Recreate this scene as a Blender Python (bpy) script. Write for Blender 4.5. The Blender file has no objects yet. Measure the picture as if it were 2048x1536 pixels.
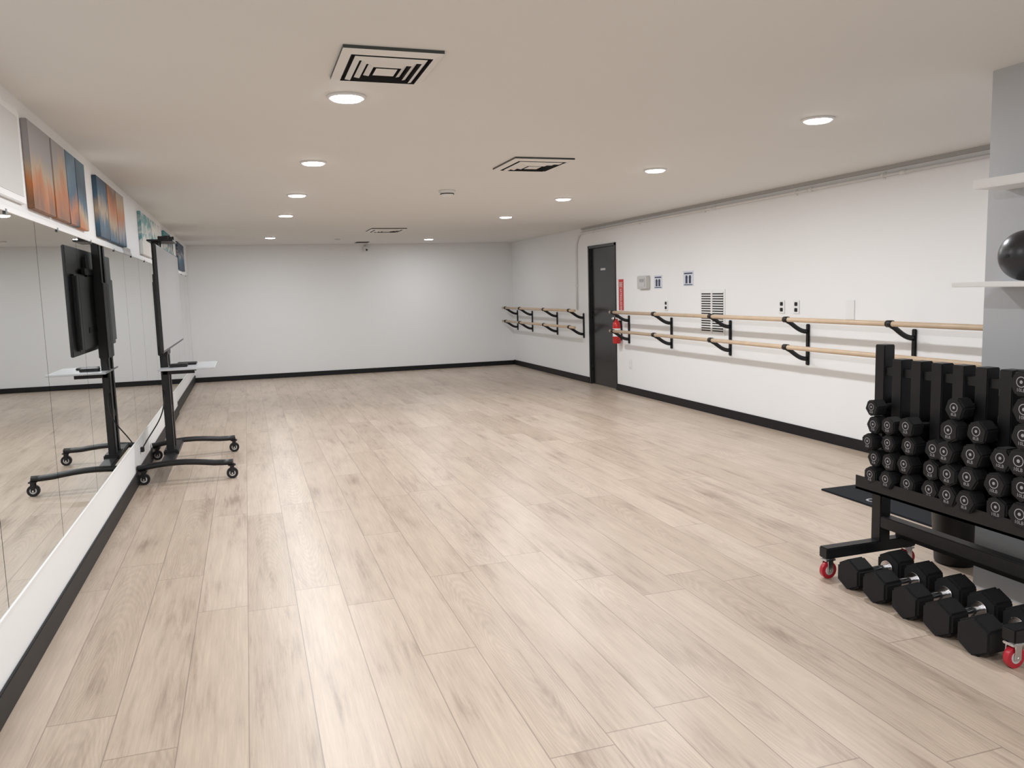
import bpy, bmesh, math, random
from mathutils import Vector, Matrix
random.seed(7)
SC=bpy.context.scene
COL=SC.collection

# ------------------------------------------------------------------ materials
def mat(name,col,rough=.5,metal=0.,spec=.5,bump=None,emit=None,var=None):
    m=bpy.data.materials.new(name); m.use_nodes=True; nt=m.node_tree
    b=nt.nodes["Principled BSDF"]
    b.inputs["Base Color"].default_value=(*col,1); b.inputs["Roughness"].default_value=rough
    b.inputs["Metallic"].default_value=metal; b.inputs["Specular IOR Level"].default_value=spec
    tc=nt.nodes.new("ShaderNodeTexCoord")
    if emit:
        b.inputs["Emission Color"].default_value=(*emit[0],1); b.inputs["Emission Strength"].default_value=emit[1]
    if var:
        n=nt.nodes.new("ShaderNodeTexNoise"); n.inputs["Scale"].default_value=var[0]; n.inputs["Detail"].default_value=5
        nt.links.new(tc.outputs["Object"],n.inputs["Vector"])
        r=nt.nodes.new("ShaderNodeValToRGB")
        r.color_ramp.elements[0].position=.3; r.color_ramp.elements[1].position=.7
        r.color_ramp.elements[0].color=(*[c*(1-var[1]) for c in col],1); r.color_ramp.elements[1].color=(*col,1)
        nt.links.new(n.outputs["Fac"],r.inputs["Fac"]); nt.links.new(r.outputs["Color"],b.inputs["Base Color"])
    if bump:
        n=nt.nodes.new("ShaderNodeTexNoise"); n.inputs["Scale"].default_value=bump[0]; n.inputs["Detail"].default_value=4
        nt.links.new(tc.outputs["Object"],n.inputs["Vector"])
        bp=nt.nodes.new("ShaderNodeBump"); bp.inputs["Strength"].default_value=bump[1]; bp.inputs["Distance"].default_value=.01
        nt.links.new(n.outputs["Fac"],bp.inputs["Height"]); nt.links.new(bp.outputs["Normal"],b.inputs["Normal"])
    return m

def floor_mat():
    m=bpy.data.materials.new("oak_vinyl_planks"); m.use_nodes=True; nt=m.node_tree; N=nt.nodes; Lk=nt.links
    b=N["Principled BSDF"]
    tc=N.new("ShaderNodeTexCoord"); sp=N.new("ShaderNodeSeparateXYZ"); Lk.new(tc.outputs["Object"],sp.inputs[0])
    def M(op,a,b_=None,c=None):
        n=N.new("ShaderNodeMath"); n.operation=op
        for i,v in enumerate((a,b_,c)):
            if v is None: continue
            if isinstance(v,(int,float)): n.inputs[i].default_value=v
            else: Lk.new(v,n.inputs[i])
        return n.outputs[0]
    W,Ln=.225,1.75
    xr=M('DIVIDE',M('ADD',sp.outputs[0],5.03),W); row=M('FLOOR',xr); fx=M('FRACT',xr)
    wn=N.new("ShaderNodeTexWhiteNoise"); wn.noise_dimensions='1D'; Lk.new(row,wn.inputs["W"])
    yr=M('ADD',M('DIVIDE',M('ADD',sp.outputs[1],20.),Ln),wn.outputs["Value"]); idx=M('FLOOR',yr); fy=M('FRACT',yr)
    cb=N.new("ShaderNodeCombineXYZ"); Lk.new(row,cb.inputs[0]); Lk.new(idx,cb.inputs[1])
    w2=N.new("ShaderNodeTexWhiteNoise"); w2.noise_dimensions='2D'; Lk.new(cb.outputs[0],w2.inputs["Vector"]); rnd=w2.outputs["Value"]
    sc=N.new("ShaderNodeSeparateColor"); Lk.new(w2.outputs["Color"],sc.inputs[0]); rnd2=sc.outputs[1]; rnd3=sc.outputs[2]
    def noise(sx,sy,zo,scale,det,rough,dist=0.):
        g=N.new("ShaderNodeCombineXYZ"); Lk.new(M('MULTIPLY',sp.outputs[0],sx),g.inputs[0]); Lk.new(M('MULTIPLY',sp.outputs[1],sy),g.inputs[1]); Lk.new(M('MULTIPLY',rnd,zo),g.inputs[2])
        n=N.new("ShaderNodeTexNoise"); n.inputs["Scale"].default_value=scale; n.inputs["Detail"].default_value=det; n.inputs["Roughness"].default_value=rough; n.inputs["Distortion"].default_value=dist
        Lk.new(g.outputs[0],n.inputs["Vector"]); return n.outputs["Fac"]
    n1=noise(1,.10,37.,17,7,.65,.25)       # soft streaks along the plank
    n0=noise(1,.34,19.,4.6,2,.5)           # broad cloud
    n2=noise(1,.045,11.,95,5,.65)           # fine grain
    n3=noise(1,.02,5.,230,2,.5)            # pores
    # cathedral grain on some planks
    g3=N.new("ShaderNodeCombineXYZ"); Lk.new(M('ADD',M('SUBTRACT',fx,.5),M('MULTIPLY',M('SUBTRACT',n0,.5),.6)),g3.inputs[0])
    Lk.new(M('MULTIPLY',M('SUBTRACT',fy,rnd2),.75),g3.inputs[1])
    wv=N.new("ShaderNodeTexWave"); wv.wave_type='RINGS'; wv.rings_direction='Z'; wv.inputs["Scale"].default_value=7.5; wv.inputs["Distortion"].default_value=1.6; wv.inputs["Detail"].default_value=3; wv.inputs["Detail Scale"].default_value=2
    Lk.new(g3.outputs[0],wv.inputs["Vector"])
    r=N.new("ShaderNodeValToRGB"); e=r.color_ramp.elements
    e[0].position=.34; e[0].color=(.310,.235,.180,1)
    e[1].position=.60; e[1].color=(.535,.437,.348,1)
    x=e.new(.40); x.color=(.395,.310,.243,1)
    x=e.new(.47); x.color=(.478,.385,.305,1)
    Lk.new(M('ADD',M('ADD',M('MULTIPLY',n1,.52),M('MULTIPLY',n0,.33)),M('MULTIPLY',n2,.15)),r.inputs["Fac"])
    def mix(t,fac,a,b_):
        n=N.new("ShaderNodeMix"); n.data_type='RGBA'; n.blend_type=t
        for s,v in ((n.inputs[0],fac),(n.inputs[6],a),(n.inputs[7],b_)):
            if isinstance(v,(int,float)): s.default_value=v
            elif isinstance(v,tuple): s.default_value=v
            else: Lk.new(v,s)
        return n.outputs[2]
    c=r.outputs["Color"]
    fine=M('MULTIPLY_ADD',n2,.30,M('MULTIPLY_ADD',n3,.16,.77))
    cc=N.new("ShaderNodeCombineColor"); [Lk.new(fine,cc.inputs[i]) for i in range(3)]
    c=mix('MULTIPLY',1.,c,cc.outputs[0])
    ring=M('MULTIPLY_ADD',wv.outputs["Fac"],.13,.90)
    cr=N.new("ShaderNodeCombineColor"); [Lk.new(ring,cr.inputs[i]) for i in range(3)]
    c=mix('MULTIPLY',M('MULTIPLY',M('GREATER_THAN',rnd3,.68),.75),c,cr.outputs[0])
    cp=N.new("ShaderNodeCombineColor"); Lk.new(M('MULTIPLY_ADD',rnd2,.13,.92),cp.inputs[0]); Lk.new(M('MULTIPLY_ADD',rnd2,.15,.905),cp.inputs[1]); Lk.new(M('MULTIPLY_ADD',rnd2,.18,.89),cp.inputs[2])
    c=mix('MULTIPLY',1.,c,cp.outputs[0])
    # knots
    vo=N.new("ShaderNodeTexVoronoi"); vo.inputs["Scale"].default_value=1.0
    gk=N.new("ShaderNodeCombineXYZ"); Lk.new(M('MULTIPLY',sp.outputs[0],3.0),gk.inputs[0]); Lk.new(M('MULTIPLY',sp.outputs[1],1.1),gk.inputs[1])
    Lk.new(gk.outputs[0],vo.inputs["Vector"])
    kn=M('MULTIPLY',M('SUBTRACT',1.,M('SMOOTH_MIN',M('MULTIPLY',vo.outputs["Distance"],17.),1.,.3)),.5)
    c=mix('MIX',M('MAXIMUM',kn,0.),c,(.23,.17,.125,1))
    # seams
    ex=M('MINIMUM',fx,M('SUBTRACT',1.,fx)); ey=M('MINIMUM',fy,M('SUBTRACT',1.,fy))
    s1=M('LESS_THAN',ex,.009); s2=M('LESS_THAN',ey,.0014); s=M('MAXIMUM',s1,s2)
    c=mix('MIX',M('MULTIPLY',s,.6),c,(.18,.135,.105,1))
    Lk.new(c,b.inputs["Base Color"])
    b.inputs["Roughness"].default_value=.36; b.inputs["Specular IOR Level"].default_value=.5
    bp=N.new("ShaderNodeBump"); bp.inputs["Strength"].default_value=.10; bp.inputs["Distance"].default_value=.004
    Lk.new(M('SUBTRACT',n2,s),bp.inputs["Height"]); Lk.new(bp.outputs["Normal"],b.inputs["Normal"])
    return m

def art_mat(name,stops,scale=(1,1,1),seed=0,dist=1.5):
    m=bpy.data.materials.new(name); m.use_nodes=True; nt=m.node_tree; N=nt.nodes; Lk=nt.links
    b=N["Principled BSDF"]; b.inputs["Roughness"].default_value=.6
    tc=N.new("ShaderNodeTexCoord"); mp=N.new("ShaderNodeMapping"); mp.inputs["Scale"].default_value=scale; mp.inputs["Location"].default_value=(seed,seed*2.3,seed*.7)
    Lk.new(tc.outputs["Object"],mp.inputs[0])
    n=N.new("ShaderNodeTexNoise"); n.inputs["Scale"].default_value=3; n.inputs["Detail"].default_value=9; n.inputs["Distortion"].default_value=dist; n.inputs["Roughness"].default_value=.62
    Lk.new(mp.outputs[0],n.inputs["Vector"])
    sp=N.new("ShaderNodeSeparateXYZ"); Lk.new(tc.outputs["Object"],sp.inputs[0])
    a=N.new("ShaderNodeMath"); a.operation='MULTIPLY_ADD'; Lk.new(sp.outputs[2],a.inputs[0]); a.inputs[1].default_value=2.3; a.inputs[2].default_value=-1.9*2.3-.25
    a2=N.new("ShaderNodeMath"); a2.operation='MULTIPLY_ADD'; Lk.new(n.outputs["Fac"],a2.inputs[0]); a2.inputs[1].default_value=1.1; a2.inputs[2].default_value=-.3
    a3=N.new("ShaderNodeMath"); a3.operation='ADD'; Lk.new(a.outputs[0],a3.inputs[0]); Lk.new(a2.outputs[0],a3.inputs[1])
    r=N.new("ShaderNodeValToRGB"); e=r.color_ramp.elements
    e[0].position=stops[0][0]; e[0].color=(*stops[0][1],1); e[1].position=stops[-1][0]; e[1].color=(*stops[-1][1],1)
    for p,c in stops[1:-1]:
        q=e.new(p); q.color=(*c,1)
    Lk.new(a3.outputs[0],r.inputs[0]); Lk.new(r.outputs[0],b.inputs["Base Color"])
    return m

M_wall=mat("white_wall_paint",(.86,.865,.87),.55,bump=(6,.08),var=(.9,.02))
M_ceil=mat("ceiling_paint",(.79,.785,.77),.7,bump=(5,.08),var=(.5,.03))
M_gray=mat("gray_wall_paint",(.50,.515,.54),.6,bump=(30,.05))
M_base=mat("black_rubber_base",(.007,.007,.008),.5,spec=.3)
M_mir=mat("mirror_glass",(.80,.83,.82),.0,1.0)
M_edge=mat("mirror_edge",(.05,.06,.06),.4)
M_white=mat("white_plastic",(.82,.82,.82),.4)
M_vent=mat("white_enamel",(.80,.79,.77),.4)
M_dark=mat("vent_shadow",(.02,.02,.02),.8)
M_blk=mat("black_powdercoat",(.008,.008,.009),.42,spec=.4,bump=(200,.03))
M_door=mat("black_door_paint",(.014,.014,.015),.22,var=(2,.3))
M_frame=mat("door_frame_paint",(.015,.015,.016),.35)
M_rub=mat("black_rubber",(.009,.009,.010),.65,spec=.35,bump=(250,.08))
M_matr=mat("mat_rubber",(.010,.012,.016),.75,spec=.2,bump=(250,.08))
M_chr=mat("chrome",(.75,.75,.77),.18,1.0)
M_red=mat("red_urethane",(.45,.015,.03),.3)
M_rede=mat("red_enamel",(.55,.02,.02),.25)
M_wood=mat("barre_beech",(.66,.50,.35),.4,var=(9,.12))
M_scr=mat("tv_screen",(.27,.27,.28),.12,spec=.8)
M_tvb=mat("tv_back_plastic",(.01,.01,.011),.35)
M_hub=mat("caster_hub",(.55,.55,.55),.4)
M_cond=mat("conduit_paint",(.74,.73,.72),.4)
M_lab=mat("label_print",(.35,.35,.36),.6)
M_txw=mat("sign_white",(.85,.85,.85),.5)
M_blue=mat("sign_ink",(.03,.04,.09),.5)
M_pap=mat("sign_paper",(.66,.69,.76),.5)
M_lens=mat("led_lens",(1,1,1),.4,emit=((.98,.985,1),18.))
M_floor=floor_mat()
M_glass=mat("shelf_laminate",(.55,.56,.58),.25)
M_ballm=mat("ball_vinyl",(.02,.02,.023),.35)

# ------------------------------------------------------------------ builder
class B:
    def __init__(s,name,parent=None):
        s.bm=bmesh.new(); s.name=name; s.mats=[]; s.parent=parent
    def mi(s,m):
        if m not in s.mats: s.mats.append(m)
        return s.mats.index(m)
    def add(s,t,m,smooth=False,mx=None):
        if mx: t.transform(mx)
        i=s.mi(m)
        for f in t.faces:
            f.material_index=i
            if smooth: f.smooth=True
        me=bpy.data.meshes.new("t"); t.to_mesh(me); t.free(); s.bm.from_mesh(me); bpy.data.meshes.remove(me)
    def box(s,lo,hi,m,bev=0,mx=None):
        t=bmesh.new(); bmesh.ops.create_cube(t,size=1)
        c=[(a+b)/2 for a,b in zip(lo,hi)]; d=[abs(b-a) for a,b in zip(lo,hi)]
        for v in t.verts: v.co=Vector((v.co.x*d[0]+c[0],v.co.y*d[1]+c[1],v.co.z*d[2]+c[2]))
        if bev: bmesh.ops.bevel(t,geom=t.edges[:],offset=bev,segments=2,affect='EDGES')
        s.add(t,m,mx=mx)
    def cyl(s,p1,p2,r,m,r2=None,seg=24,bev=0,spin=0,flat=False):
        p1,p2=Vector(p1),Vector(p2); d=p2-p1
        t=bmesh.new(); bmesh.ops.create_cone(t,cap_ends=True,segments=seg,radius1=r,radius2=r if r2 is None else r2,depth=d.length)
        if bev: bmesh.ops.bevel(t,geom=[e for e in t.edges] if flat else [e for e in t.edges if len([f for f in e.link_faces if len(f.verts)>4])],offset=bev,segments=2,affect='EDGES')
        if not flat:
            for f in t.faces:
                if len(f.verts)<=4: f.smooth=True
        mx=Matrix.Translation((p1+p2)/2)@d.to_track_quat('Z','Y').to_matrix().to_4x4()@Matrix.Rotation(spin,4,'Z')
        s.add(t,m,mx=mx)
    def tube(s,pts,r,m,seg=12,sy=1.0):
        pts=[Vector(p) for p in pts]; t=bmesh.new(); rings=[]; up=None
        for i,p in enumerate(pts):
            d=(pts[min(i+1,len(pts)-1)]-pts[max(i-1,0)]).normalized()
            if up is None:
                up=Vector((0,0,1)) if abs(d.z)<.9 else Vector((1,0,0))
            a=d.cross(up).normalized(); up=a.cross(d).normalized()
            rings.append([t.verts.new(p+a*math.cos(k*2*math.pi/seg)*r*sy+up*math.sin(k*2*math.pi/seg)*r) for k in range(seg)])
        for i in range(len(rings)-1):
            for k in range(seg):
                f=t.faces.new((rings[i][k],rings[i][(k+1)%seg],rings[i+1][(k+1)%seg],rings[i+1][k])); f.smooth=True
        t.faces.new(rings[0][::-1]); t.faces.new(rings[-1]); bmesh.ops.recalc_face_normals(t,faces=t.faces)
        s.add(t,m)
    def lathe(s,prof,o,m,seg=32,axis='Z'):
        t=bmesh.new(); rings=[]
        for r,z in prof:
            rings.append([t.verts.new((r*math.cos(k*2*math.pi/seg),r*math.sin(k*2*math.pi/seg),z)) for k in range(seg)])
        for i in range(len(rings)-1):
            for k in range(seg):
                f=t.faces.new((rings[i][k],rings[i][(k+1)%seg],rings[i+1][(k+1)%seg],rings[i+1][k])); f.smooth=True
        t.faces.new(rings[0][::-1]); t.faces.new(rings[-1]); bmesh.ops.recalc_face_normals(t,faces=t.faces)
        R={'Z':Matrix.Identity(4),'X':Matrix.Rotation(math.pi/2,4,'Y'),'Y':Matrix.Rotation(-math.pi/2,4,'X')}[axis]
        s.add(t,m,mx=Matrix.Translation(o)@R)
    def sphere(s,o,r,m,sc=(1,1,1)):
        t=bmesh.new(); bmesh.ops.create_uvsphere(t,u_segments=40,v_segments=24,radius=r)
        s.add(t,m,smooth=True,mx=Matrix.Translation(o)@Matrix.Diagonal((*sc,1)))
    def quad(s,vs,m):
        t=bmesh.new(); t.faces.new([t.verts.new(v) for v in vs]); s.add(t,m)
    def ring(s,o,r1,r2,m,mx,seg=24):
        t=bmesh.new(); a=[];b=[]
        for k in range(seg):
            c,n=math.cos(k*2*math.pi/seg),math.sin(k*2*math.pi/seg)
            a.append(t.verts.new((c*r1,n*r1,0))); b.append(t.verts.new((c*r2,n*r2,0)))
        for k in range(seg): t.faces.new((a[k],a[(k+1)%seg],b[(k+1)%seg],b[k]))
        s.add(t,m,mx=Matrix.Translation(o)@mx)
    def text(s,txt,size,m,mx):
        fc=bpy.data.curves.new("tx","FONT"); fc.body=txt; fc.size=size; fc.align_x='CENTER'; fc.align_y='CENTER'; fc.resolution_u=2
        ob=bpy.data.objects.new("tx",fc); COL.objects.link(ob); bpy.context.view_layer.update()
        me=bpy.data.meshes.new_from_object(ob.evaluated_get(bpy.context.evaluated_depsgraph_get()))
        t=bmesh.new(); t.from_mesh(me); bpy.data.objects.remove(ob); bpy.data.meshes.remove(me)
        s.add(t,m,mx=mx)
    def done(s):
        me=bpy.data.meshes.new(s.name); s.bm.to_mesh(me); s.bm.free()
        for m in s.mats: me.materials.append(m)
        o=bpy.data.objects.new(s.name,me); COL.objects.link(o)
        if s.parent: o.parent=s.parent
        return o
def empty(name,loc=(0,0,0)):
    e=bpy.data.objects.new(name,None); COL.objects.link(e); return e
def one(name,lo,hi,m,bev=0):
    b=B(name); b.box(lo,hi,m,bev); return b.done()

FX=Matrix(((0,0,-1,0),(-1,0,0,0),(0,1,0,0),(0,0,0,1)))   # text plane facing -X

# ------------------------------------------------------------------ dimensions
L,R,D,H=-.911,4.978,15.137,2.375
YB=-3.0
GX,GY=3.22,2.87
# ------------------------------------------------------------------ shell
one("floor",(L-.15,YB-.15,-.1),(R+.15,D+.15,0),M_floor)
one("ceiling",(L-.15,YB-.15,H),(R+.15,D+.15,H+.1),M_ceil)
one("wall_left",(L-.17,YB,0),(L-.02,D,H),M_wall)
one("wall_left_lower",(L-.02,YB,0),(L,11.1,.320),M_wall)
one("wall_left_upper",(L-.02,YB,1.868),(L,D,H),M_wall)
one("wall_back",(L-.17,D,0),(R+.15,D+.15,H),M_wall)
one("wall_front",(L-.17,YB-.15,0),(R+.15,YB,H),M_wall)
DY0,DY1,DZ=10.45,11.42,2.09
one("wall_right",(R,GY-.1,0),(R+.15,DY0,H),M_wall)
one("wall_right",(R,DY1,0),(R+.15,D,H),M_wall)
one("wall_right",(R,DY0,DZ),(R+.15,DY1,H),M_wall)
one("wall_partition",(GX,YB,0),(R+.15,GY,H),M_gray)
b=B("baseboard_left"); b.box((L-.001,YB,0),(L+.014,11.1,.11),M_base,.003); b.box((L-.021,11.1,0),(L-.004,D,.13),M_base,.003); b.done()
one("baseboard_back",(L-.02,D-.014,0),(R,D+.001,.085),M_base,.003)
one("baseboard_right",(R-.014,GY,0),(R+.001,DY0-.02,.095),M_base,.003)
one("baseboard_right",(R-.014,DY1+.02,0),(R+.001,D-.014,.095),M_base,.003)
one("shadow_strip_ceiling",(R-.03,GY,H-.03),(R+.001,DY1+.2,H+.001),mat("shadow_strip_gray",(.42,.42,.41),.5))  # gray strip painted in as the shadow gap between conduit and ceiling

# door
b=B("door_1")
b.box((R+.03,DY0+.045,.008),(R+.07,DY1-.045,DZ-.045),M_door,.003)
b.box((R-.012,DY0+.002,0),(R+.12,DY0+.042,DZ-.002),M_frame,.003)
b.box((R-.012,DY1-.042,0),(R+.12,DY1-.002,DZ-.002),M_frame,.003)
b.box((R-.012,DY0+.002,DZ-.042),(R+.12,DY1-.002,DZ-.002),M_frame,.003)
b.cyl((R+.03,DY0+.12,1.02),(R-.02,DY0+.12,1.02),.012,M_chr)
b.lathe([(.012,0),(.028,.012),(.03,.028),(.02,.04),(.002,.043)],(R-.015,DY0+.12,1.02),M_chr,axis='X')
b.lathe([(.035,0),(.035,.008),(.002,.009)],(R+.022,DY0+.12,1.02),M_chr,axis='X')
b.box((R+.024,DY0+.42,1.715),(R+.031,DY0+.58,1.745),M_hub)
for hz in (.25,1.05,1.82): b.cyl((R+.024,DY1-.046,hz-.05),(R+.024,DY1-.046,hz+.05),.008,M_blk)
b.done()

# mirrors
b=B("wall_mirror")
mz0,mz1=.335,1.845; y=2.39-.96*5
while y<14.6:
    y2=min(y+.96,14.6)
    b.box((L-.0195,y+.003,mz0),(L+.001,y2-.003,mz1),M_mir)
    y+=.96
b.box((L-.0199,YB+.6,mz0-.01),(L-.012,14.6,mz1+.01),M_edge)
b.box((L-.019,YB+.6,mz0-.014),(L+.006,14.6,mz0+.001),M_white)
b.box((L-.019,YB+.6,mz1),(L+.006,14.6,mz1+.022),M_white)
yy=2.39-.48
while yy<14.5:
    b.box((L,yy-.012,mz1-.012),(L+.007,yy+.012,mz1+.01),M_edge); yy+=.96
b.done()

# ------------------------------------------------------------------ ceiling fixtures
pts=[(.5,3.89),(.5,5.81),(.5,7.68),(.49,9.6),(.42,13.2),(3.12,3.91),(3.12,5.82),(3.13,7.79),(3.14,9.74),(3.05,13.8),
     (.5,1.95),(.5,0.),(.5,-1.9),(2.2,0.),(2.2,-1.9)]
for i,(x,y) in enumerate(pts):
    b=B("ceiling_downlight")
    b.lathe([(.09,0),(.09,-.006),(.08,-.012),(.074,-.010),(.072,0)],(x,y,H),M_white,32)
    b.lathe([(.073,-.004),(.073,-.012),(.066,-.018),(.002,-.019)],(x,y,H),M_lens,20)
    o=b.done()
    ld=bpy.data.lights.new("lamp","AREA"); ld.shape='DISK'; ld.size=.13; ld.energy=14 if y>13.5 else (19 if y<0.5 else 24.5); ld.color=(.945,.97,1)
    lo=bpy.data.objects.new("lamp",ld); COL.objects.link(lo); lo.location=(x,y,H-.021); lo.parent=o

def diffuser(cx,cy,hx,hy,drop=.03,name="ceiling_vent"):
    b=B(name)
    def sq(f,z): return [(cx-hx*f,cy-hy*f,z),(cx+hx*f,cy-hy*f,z),(cx+hx*f,cy+hy*f,z),(cx-hx*f,cy+hy*f,z)]
    def band(a,c,m):
        for i in range(4): b.quad([a[i],a[(i+1)%4],c[(i+1)%4],c[i]],m)
    b.quad(sq(.9,H-.001),M_dark)
    band(sq(1,H),sq(1,H-.012),M_edge); band(sq(1,H-.012),sq(.82,H-.022),M_vent); band(sq(.82,H-.022),sq(.82,H-.002),M_dark)  # dark side faces put louver and rim shade into the colour
    for f in (.74,.57,.40):
        band(sq(f,H-.002),sq(f-.01,H-drop*.7),M_dark); band(sq(f-.01,H-drop*.7),sq(f-.11,H-drop),M_vent)
        band(sq(f-.11,H-drop),sq(f-.11,H-.002),M_dark)
    b.quad(sq(.22,H-drop),M_vent); band(sq(.22,H-drop),sq(.22,H-.002),M_dark)
    return b.done()
diffuser(.585,3.335,.19,.235,drop=.030)
diffuser(2.04,5.66,.22,.27,drop=.032)
diffuser(1.98,11.75,.25,.28,drop=.03)
b=B("ceiling_grille"); b.box((1.9,14.35,H-.012),(2.12,14.65,H),M_dark); b.box((1.88,14.33,H-.006),(2.14,14.67,H),M_vent)
b.done()
b=B("smoke_detector"); b.lathe([(.075,0),(.075,-.018),(.062,-.022),(.06,-.035),(.045,-.052),(.002,-.054)],(1.79,7.26,H),M_white)
b.lathe([(.05,-.036),(.064,-.036),(.064,-.030),(.05,-.030)],(1.79,7.26,H),M_dark); b.done()
b=B("ceiling_sensor"); b.lathe([(.05,0),(.05,-.02),(.035,-.04),(.002,-.042)],(1.5,13.7,H),M_white); b.done()
b=B("security_camera"); b.box((2.11,D-.07,2.24),(2.21,D,2.33),M_white,.01); b.cyl((2.16,D-.07,2.275),(2.16,D-.10,2.265),.028,M_white); b.cyl((2.16,D-.10,2.265),(2.16,D-.103,2.264),.018,M_dark)
b.cyl((2.16,D-.03,2.33),(2.16,D-.03,H),.01,M_white); b.done()

# conduit
b=B("electrical_conduit")
zc=2.30
P=[(R-.018,GY,zc),(R-.018,11.6,zc)]+[(R-.018,11.6+.25*math.sin(a),zc-.25+.25*math.cos(a)) for a in [math.pi/2*k/8 for k in range(1,9)]]+[(R-.018,11.85,1.13)]
b.tube(P,.013,M_cond)
for yy in (3.6,5.2,6.3,7.9,9.5,11.0):
    b.cyl((R-.018,yy-.03,zc),(R-.018,yy+.03,zc),.018,M_cond)
    b.box((R-.006,yy+.2,zc-.03),(R,yy+.225,zc+.03),M_cond); b.box((R-.033,yy+.2,zc-.015),(R,yy+.225,zc+.015),M_cond,.003)
for zz in (1.9,1.5): b.box((R-.034,11.833,zz-.012),(R,11.867,zz+.012),M_cond,.003)
b.done()

# ------------------------------------------------------------------ wall items right
def barre(name,y0,y1,brs):
    e=empty(name)
    bb=B("rails",e)
    xb=R-.25
    for z in (1.125,.87):
        bb.cyl((xb,y0,z),(xb,y1,z),.021,M_wood,bev=.004)
    bb.done()
    bb=B("brackets",e)
    for yy in brs:
        bb.box((R-.018,yy-.022,.69),(R,yy+.022,1.075),M_blk,.006)
        for z in (1.125,.87):
            pp=[]
            for k in range(9):
                t=k/8; a=t*math.pi/2
                pp.append((R-.012-.225*t**.9, yy, z-.015-.105*math.cos(a)**1.3))
            bb.tube(pp,.021,M_blk,sy=.8)
            bb.cyl((xb,yy-.028,z),(xb,yy+.028,z),.028,M_blk)
    bb.done()
barre("ballet_barre",11.4,15.03,[11.62,12.75,14.0,14.85])
barre("ballet_barre",3.2,10.14,[10.05,8.88,7.6,6.32,5.05,3.78])

def outlet(y,z,m_in,name="wall_outlet",x=R,d=-1):
    b=B(name); b.box((x,y-.045,z-.065),(x+d*.008,y+.045,z+.065),M_white,.003)
    for dz in (-.028,.028): b.box((x+d*.006,y-.022,z+dz-.018),(x+d*.012,y+.022,z+dz+.018),m_in,.003)
    b.done()
outlet(6.72,1.23,M_blk); outlet(6.5,1.23,M_blk); outlet(9.02,1.22,M_blk); outlet(10.03,.41,M_white)
outlet(7.2,.22,M_white,x=L,d=1)
b=B("blank_wall_plate"); b.box((R-.007,5.72,1.13),(R,5.83,1.30),M_white,.003); b.done()
b=B("thermostat_guard"); b.box((R-.05,9.44,1.43),(R,9.72,1.60),mat("clear_guard",(.55,.54,.52),.25),.008)
b.box((R-.055,9.50,1.46),(R-.05,9.66,1.57),M_hub,.002); b.box((R-.058,9.52,1.52),(R-.055,9.64,1.56),M_lab); b.done()
for (y0,y1,z0,z1) in ((9.12,9.33,1.43,1.60),(8.37,8.60,1.455,1.63)):
    b=B("wall_notice"); b.box((R-.004,y0,z0),(R,y1,z1),M_pap)
    w=y1-y0
    b.box((R-.005,y0+.02,z1-.035),(R-.004,y1-.02,z1-.02),M_blue)
    for f in (.33,.67):
        b.lathe([(.026,0),(.026,.0015)],(R-.0052,y0+w*f,z1-.075),M_blue,axis='X')
        b.box((R-.006,y0+w*f-.022,z0+.03),(R-.004,y0+w*f+.022,z1-.075),M_blue)
    b.box((R-.005,y0+.02,z0+.01),(R-.004,y1-.02,z0+.02),M_blue)
    b.done()
b=B("wall_vent_grille"); gy0,gy1,gz0,gz1=7.71,8.22,.90,1.41
b.box((R-.006,gy0,gz0),(R,gy1,gz1),M_white,.002); b.box((R-.0065,gy0+.03,gz0+.03),(R-.004,gy1-.03,gz1-.03),M_dark)
nz=17
for i in range(nz):
    z=gz0+.035+(gz1-gz0-.07)*i/(nz-1)
    b.box((R-.016,gy0+.03,z-.008),(R-.006,gy1-.03,z+.005),M_white)
b.box((R-.018,(gy0+gy1)/2-.012,gz0+.02),(R-.005,(gy0+gy1)/2+.012,gz1-.02),M_white); b.done()
b=B("fire_extinguisher_sign"); b.box((R-.004,10.22,1.14),(R,10.37,1.57),M_rede)
b.text("FIRE",.10,M_txw,Matrix.Translation((R-.006,10.295,1.49))@FX@Matrix.Diagonal((.55,1,1,1))); b.text("EXTINGUISHER",.055,M_txw,Matrix.Translation((R-.006,10.295,1.29))@FX@Matrix.Rotation(-math.pi/2,4,'Z')@Matrix.Diagonal((.8,1.3,1,1)))
b.done()
b=B("fire_extinguisher"); ex,ey=R-.075,10.30
b.lathe([(.048,.68),(.055,.69),(.055,.94),(.045,.98),(.02,1.0),(.018,1.02),(.001,1.02)],(ex,ey,0),M_rede)
b.cyl((ex,ey,1.01),(ex,ey,1.05),.014,M_chr); b.box((ex-.015,ey-.05,1.045),(ex+.015,ey+.03,1.06),M_blk,.003); b.box((ex-.012,ey-.07,1.075),(ex+.012,ey+.02,1.085),M_blk,.003)
b.tube([(ex,ey+.02,1.035),(ex,ey+.06,1.03),(ex-.01,ey+.075,.97),(ex-.01,ey+.07,.82)],.008,M_blk)
b.lathe([(.0555,.78),(.0557,.781),(.0557,.89),(.0555,.891)],(ex,ey,0),M_txw)
b.box((ex+.04,ey-.02,.72),(R,ey+.02,1.0),M_blk); b.done()

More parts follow.
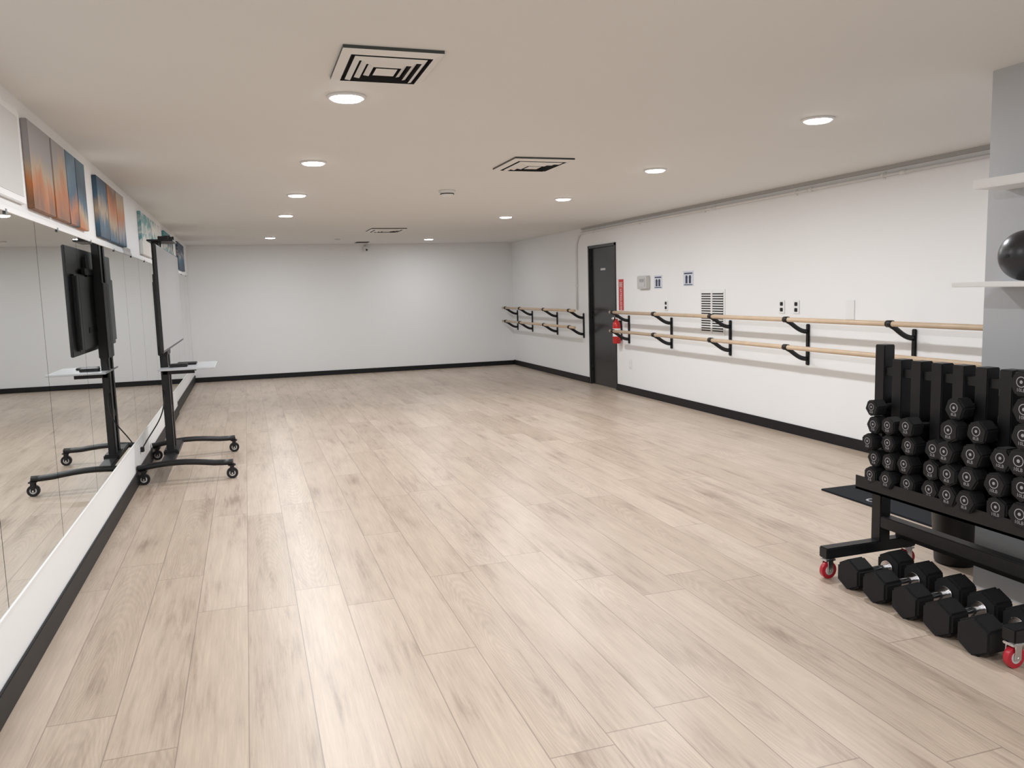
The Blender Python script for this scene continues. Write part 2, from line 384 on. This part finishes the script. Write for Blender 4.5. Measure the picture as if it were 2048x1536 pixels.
# ------------------------------------------------------------------ artworks left wall
gr=(.33,.31,.31); orr=(.50,.17,.05); br=(.22,.10,.05); bl=(.05,.12,.19); dk=(.03,.05,.08); wh=(.7,.69,.66); tan=(.45,.33,.22); te=(.08,.30,.32)
A=[(4.22,4.66,[(0,br),(.25,orr),(.42,tan),(.6,gr),(1,gr)]),
   (4.69,5.02,[(0,br),(.3,orr),(.55,tan),(.8,gr),(1,gr)]),
   (5.03,5.29,[(0,dk),(.2,orr),(.4,bl),(.75,(.14,.22,.28)),(1,bl)]),
   (5.30,5.58,[(0,orr),(.2,tan),(.38,bl),(.6,dk),(1,(.10,.17,.22))]),
   (6.0,6.40,[(0,dk),(.25,bl),(.45,tan),(.7,bl),(1,dk)]),
   (6.42,6.82,[(0,bl),(.2,tan),(.5,orr),(.8,br),(1,gr)]),
   (6.84,7.25,[(0,bl),(.2,gr),(.45,orr),(.75,tan),(1,gr)]),
   (8.35,9.2,[(0,wh),(.35,wh),(.45,te),(.55,wh),(.75,te),(1,wh)]),
   (9.3,10.1,[(0,te),(.35,wh),(.5,te),(.62,wh),(.85,wh),(1,te)]),
   (10.7,11.9,[(0,dk),(.35,te),(.5,wh),(.62,dk),(.85,te),(1,dk)]),
   (12.7,13.9,[(0,dk),(.35,bl),(.5,gr),(.62,dk),(.85,dk),(1,dk)])]
for i,(y0,y1,st) in enumerate(A):
    b=B("canvas_painting"); b.box((L+.001,y0,1.895),(L+.029,y1,2.295),art_mat("painting_%d"%i,st,(1,1.6,.5) if i<7 else (1,.8,1),seed=i*3.1,dist=.8 if i<7 else 2.5),.003); b.done()
b=B("canvas_panel"); b.box((L+.001,3.1,1.9),(L+.02,4.12,2.30),M_white,.003); b.box((L+.018,3.14,1.93),(L+.022,4.08,2.27),mat("panel_print",(.66,.66,.65),.6)); b.done()

# ------------------------------------------------------------------ tv stand
def caster(b,x,y,zt,rw,mw,mf,w=.022,ang=0):
    b.lathe([(rw,-w/2),(rw*1.0,-w/2+.004),(rw,w/2-.004),(rw*.9,w/2)],(x,y,rw),mw,axis='Y',seg=24)
    b.lathe([(rw*.55,-w/2-.002),(rw*.55,w/2+.002)],(x,y,rw),M_hub,axis='Y',seg=20)
    b.cyl((x,y-w/2-.012,rw),(x,y+w/2+.012,rw),.006,M_chr)
    for sgn in (-1,1):
        yy=y+sgn*(w/2+.007)
        b.box((x-.016,yy-.003,rw*.8),(x+.016,yy+.003,zt-.008),mf,.002)
    b.box((x-.03,y-w/2-.012,zt-.014),(x+.03,y+w/2+.012,zt-.004),mf,.003)
    b.cyl((x,y,zt-.006),(x,y,zt+.004),.02,mf)
e=empty("tv_stand")
b=B("base",e)
px,py=-.68,7.48
for (y0,y1) in ((6.95,6.90),(8.0,8.1)):
    pp=[]
    for k in range(11):
        t=k/10; X=-.90+.72*t
        pp.append((X,y0+(y1-y0)*t,.135+.035*math.sin(math.pi*min(1,t*1.2))*.8))
    b.tube(pp,.024,M_blk,sy=1.6)
    caster(b,-.86,y0,.12,.045,M_blk,M_blk,.035); caster(b,-.19,y1,.12,.045,M_blk,M_blk,.035)
b.box((px-.05,6.95,.135),(px+.05,8.02,.175),M_blk,.008)
b.box((px-.06,py-.16,.15),(px+.06,py+.16,.20),M_blk,.01)
b.done()
b=B("column",e)
b.box((px-.035,py-.13,.17),(px+.025,py-.04,1.95),M_blk,.008); b.box((px-.035,py+.04,.17),(px+.025,py+.13,1.95),M_blk,.008)
b.box((px-.03,py-.12,.5),(px+.02,py+.12,.56),M_blk); b.box((px-.045,py-.15,1.0),(px+.03,py+.15,1.62),M_blk,.006)
b.box((px-.06,py-.2,1.945),(px+.14,py+.2,1.96),M_blk,.003)
for dz in (1.25,1.7): b.box((px+.02,py-.5,dz-.025),(px+.045,py+.5,dz+.025),M_blk,.004)
for dy in (-.35,.35): b.box((px+.03,py+dy-.02,1.15),(px+.055,py+dy+.02,1.82),M_blk)
b.done()
b=B("television",e)
tx=-.60; ty0,ty1,tz0,tz1=6.5,8.5,1.07,1.875
b.box((tx-.022,ty0,tz0),(tx,ty1,tz1),M_tvb,.005)
b.box((tx-.055,ty0+.15,tz0+.03),(tx-.02,ty1-.15,tz1-.2),M_tvb,.015)
b.box((tx-.001,ty0+.012,tz0+.02),(tx+.0015,ty1-.012,tz1-.012),M_scr)
b.done()
b=B("shelf",e)
b.box((-.72,7.15,.885),(-.28,7.82,.90),M_glass,.004); b.box((-.70,7.35,.84),(-.45,7.38,.885),M_blk); b.box((-.70,7.6,.84),(-.45,7.63,.885),M_blk)
b.box((-.64,7.3,.90),(-.50,7.42,.925),M_blk,.004); b.box((-.60,7.5,.90),(-.44,7.66,.918),M_blk,.004)
b.done()
b=B("webcam",e); b.box((-.63,7.43,1.96),(-.56,7.56,2.00),M_blk,.01); b.cyl((-.56,7.49,1.98),(-.545,7.49,1.98),.016,M_dark); b.box((-.66,7.35,1.96),(-.58,7.37,1.99),M_blk); b.done()
b=B("power_cable",e)
c0,c1,c2,c3=Vector((px-.03,7.4,.75)),Vector((-.66,7.1,.5)),Vector((-.80,7.35,.42)),Vector((L+.02,7.2,.24))
b.tube([c0*(1-t)**3+c1*3*t*(1-t)**2+c2*3*t*t*(1-t)+c3*t**3 for t in [k/24 for k in range(25)]],.005,M_blk,seg=8)
b.box((L+.01,7.18,.225),(L+.04,7.22,.265),M_blk,.004)
b.done()

# ------------------------------------------------------------------ dumbbells
def hexhead(b,x0,x1,y,z,r,spin):
    b.cyl((x0,y,z),(x1,y,z),r,M_rub,seg=6,bev=r*.12,spin=spin,flat=True)
def label(b,x,y,z,r,txt):
    b.ring((x,y,z+r*.12),r*.32,r*.38,M_lab,FX); b.ring((x,y,z+r*.12),.0005,r*.12,M_lab,FX,12)
    b.text(txt,r*.34,M_lab,Matrix.Translation((x,y,z-r*.45))@FX)
def dumbbell(b,x,y,z,r,hl,th,spin,txt=None,mh=M_chr):
    hexhead(b,x-hl/2-th,x-hl/2,y,z,r,spin); hexhead(b,x+hl/2,x+hl/2+th,y,z,r,spin)
    rr=.016
    b.lathe([(rr*.8,-hl/2-.002),(rr*.8,-hl/2+.01),(rr,-hl/4),(rr*1.12,0),(rr,hl/4),(rr*.8,hl/2-.01),(rr*.8,hl/2+.002)],(x,y,z),mh,axis='X',seg=16)
    for sg in (-1,1): b.cyl((x+sg*hl/2,y,z),(x+sg*(hl/2-.012),y,z),r*.42,mh,seg=20)
    if txt: label(b,x-hl/2-th-.0012,y,z,r,txt)
for i,(x,y,r) in enumerate(((2.83,3.07,.080),(2.82,2.89,.081),(2.81,2.70,.082),(2.80,2.515,.083),(2.79,2.33,.085))):
    b=B("hex_dumbbell"); dumbbell(b,0,0,r*math.cos(math.pi/6),r,.15,.105,0)
    o=b.done(); o.location=(x,y,0); o.rotation_euler=(0,0,.06)

# ------------------------------------------------------------------ dumbbell rack
xr=2.99
e=empty("dumbbell_rack")
b=B("frame",e)
for yy in (3.22,2.19):
    b.box((xr-.032,yy-.032,.15),(xr+.032,yy+.032,1.15),M_blk,.004)
    b.box((2.64,yy-.03,.105),(3.19,yy+.03,.16),M_blk,.005)
    for xx in (2.67,3.16):
        caster(b,xx,yy,.105,.042,M_red,M_chr,.026)
for xx in (xr-.085,xr+.085):
    b.box((xx-.02,2.16,.44),(xx+.02,3.25,.475),M_blk,.003)
b.box((xr-.10,2.16,.43),(xr+.10,3.25,.442),M_blk)
b.box((xr-.135,2.16,.43),(xr-.13,3.25,.50),M_blk); b.box((xr-.135,2.16,.43),(xr-.09,3.25,.442),M_blk)
b.box((xr-.03,2.19,.23),(xr+.03,3.22,.29),M_blk,.004)
b.box((xr+.09,2.19,.16),(xr+.15,3.22,.22),M_blk,.004)
b.box((xr-.02,2.19,1.0),(xr+.02,3.22,1.04),M_blk)
SP=.118
for k in range(8):
    yy=3.105-SP*k
    b.box((xr-.035,yy-.032,.45),(xr+.035,yy+.032,1.085),M_blk,.004)
b.done()
b=B("hex_dumbbells",e)
tops=[.90,.86,.84,.78,.94,.86,.80,1.14,1.14]
lbs=["3LB","5LB","5LB","5LB","8LB","8LB","10LB","10LB","10LB"]
for k in range(9):
    r=.047+.0018*k; z=.475+r*.9; yy=3.163-SP*k; j=0
    while z<tops[k]:
        dumbbell(b,xr-.015+random.uniform(-.026,.014),yy+random.uniform(-.016,.016),z,r*random.uniform(.94,1.02),.095,.062+.002*k,random.choice([0,math.pi/6,.2,.35]),lbs[k],M_blk)
        z+=r*1.76; j+=1
b.done()

# ------------------------------------------------------------------ shelves, ball, mat, bin
one("wall_shelf",(2.95,.9,1.425),(GX,2.80,1.447),M_white,.003)
one("wall_shelf",(3.03,.9,1.845),(GX,2.78,1.885),M_white,.003)
b=B("exercise_ball"); b.sphere((3.093,2.56,1.447+.105),.105,M_ballm); b.lathe([(.008,0),(.008,.003)],(2.987,2.56,1.55),M_dark,axis='X'); b.done()
b=B("rubber_mat"); b.box((3.78,3.5,0),(4.90,4.645,.012),M_matr,.004)
b.ring((3.88,4.25,.0125),.03,.045,M_lab,Matrix.Identity(4)); b.done()
b=B("waste_bin")
b.lathe([(.095,0),(.10,.01),(.125,.36),(.132,.37),(.132,.385),(.12,.385),(.115,.36),(.09,.03),(.002,.03)],(3.42,3.16,0),M_blk,40); b.done()

# ------------------------------------------------------------------ world, camera
w=bpy.data.worlds.new("world"); SC.world=w; w.use_nodes=True
w.node_tree.nodes["Background"].inputs[0].default_value=(.9,.93,1,1); w.node_tree.nodes["Background"].inputs[1].default_value=.3
SC.view_settings.view_transform='Standard'; SC.view_settings.look='None'; SC.view_settings.exposure=0; SC.view_settings.gamma=1.0
cam=bpy.data.cameras.new("camera"); co=bpy.data.objects.new("camera",cam); COL.objects.link(co); SC.camera=co
fpx,yaw,pitch,roll=1616.76,.31378,-.11624,-.02799
cam.sensor_width=36; cam.lens=fpx*36/2048; cam.clip_start=.02
f=Vector((math.sin(yaw)*math.cos(pitch),math.cos(yaw)*math.cos(pitch),math.sin(pitch)))
r=Vector((math.cos(yaw),-math.sin(yaw),0)); u=r.cross(f)
r2=r*math.cos(roll)+u*math.sin(roll); u2=r2.cross(f)
co.matrix_world=Matrix(((r2.x,u2.x,-f.x,0),(r2.y,u2.y,-f.y,0),(r2.z,u2.z,-f.z,1.47),(0,0,0,1)))
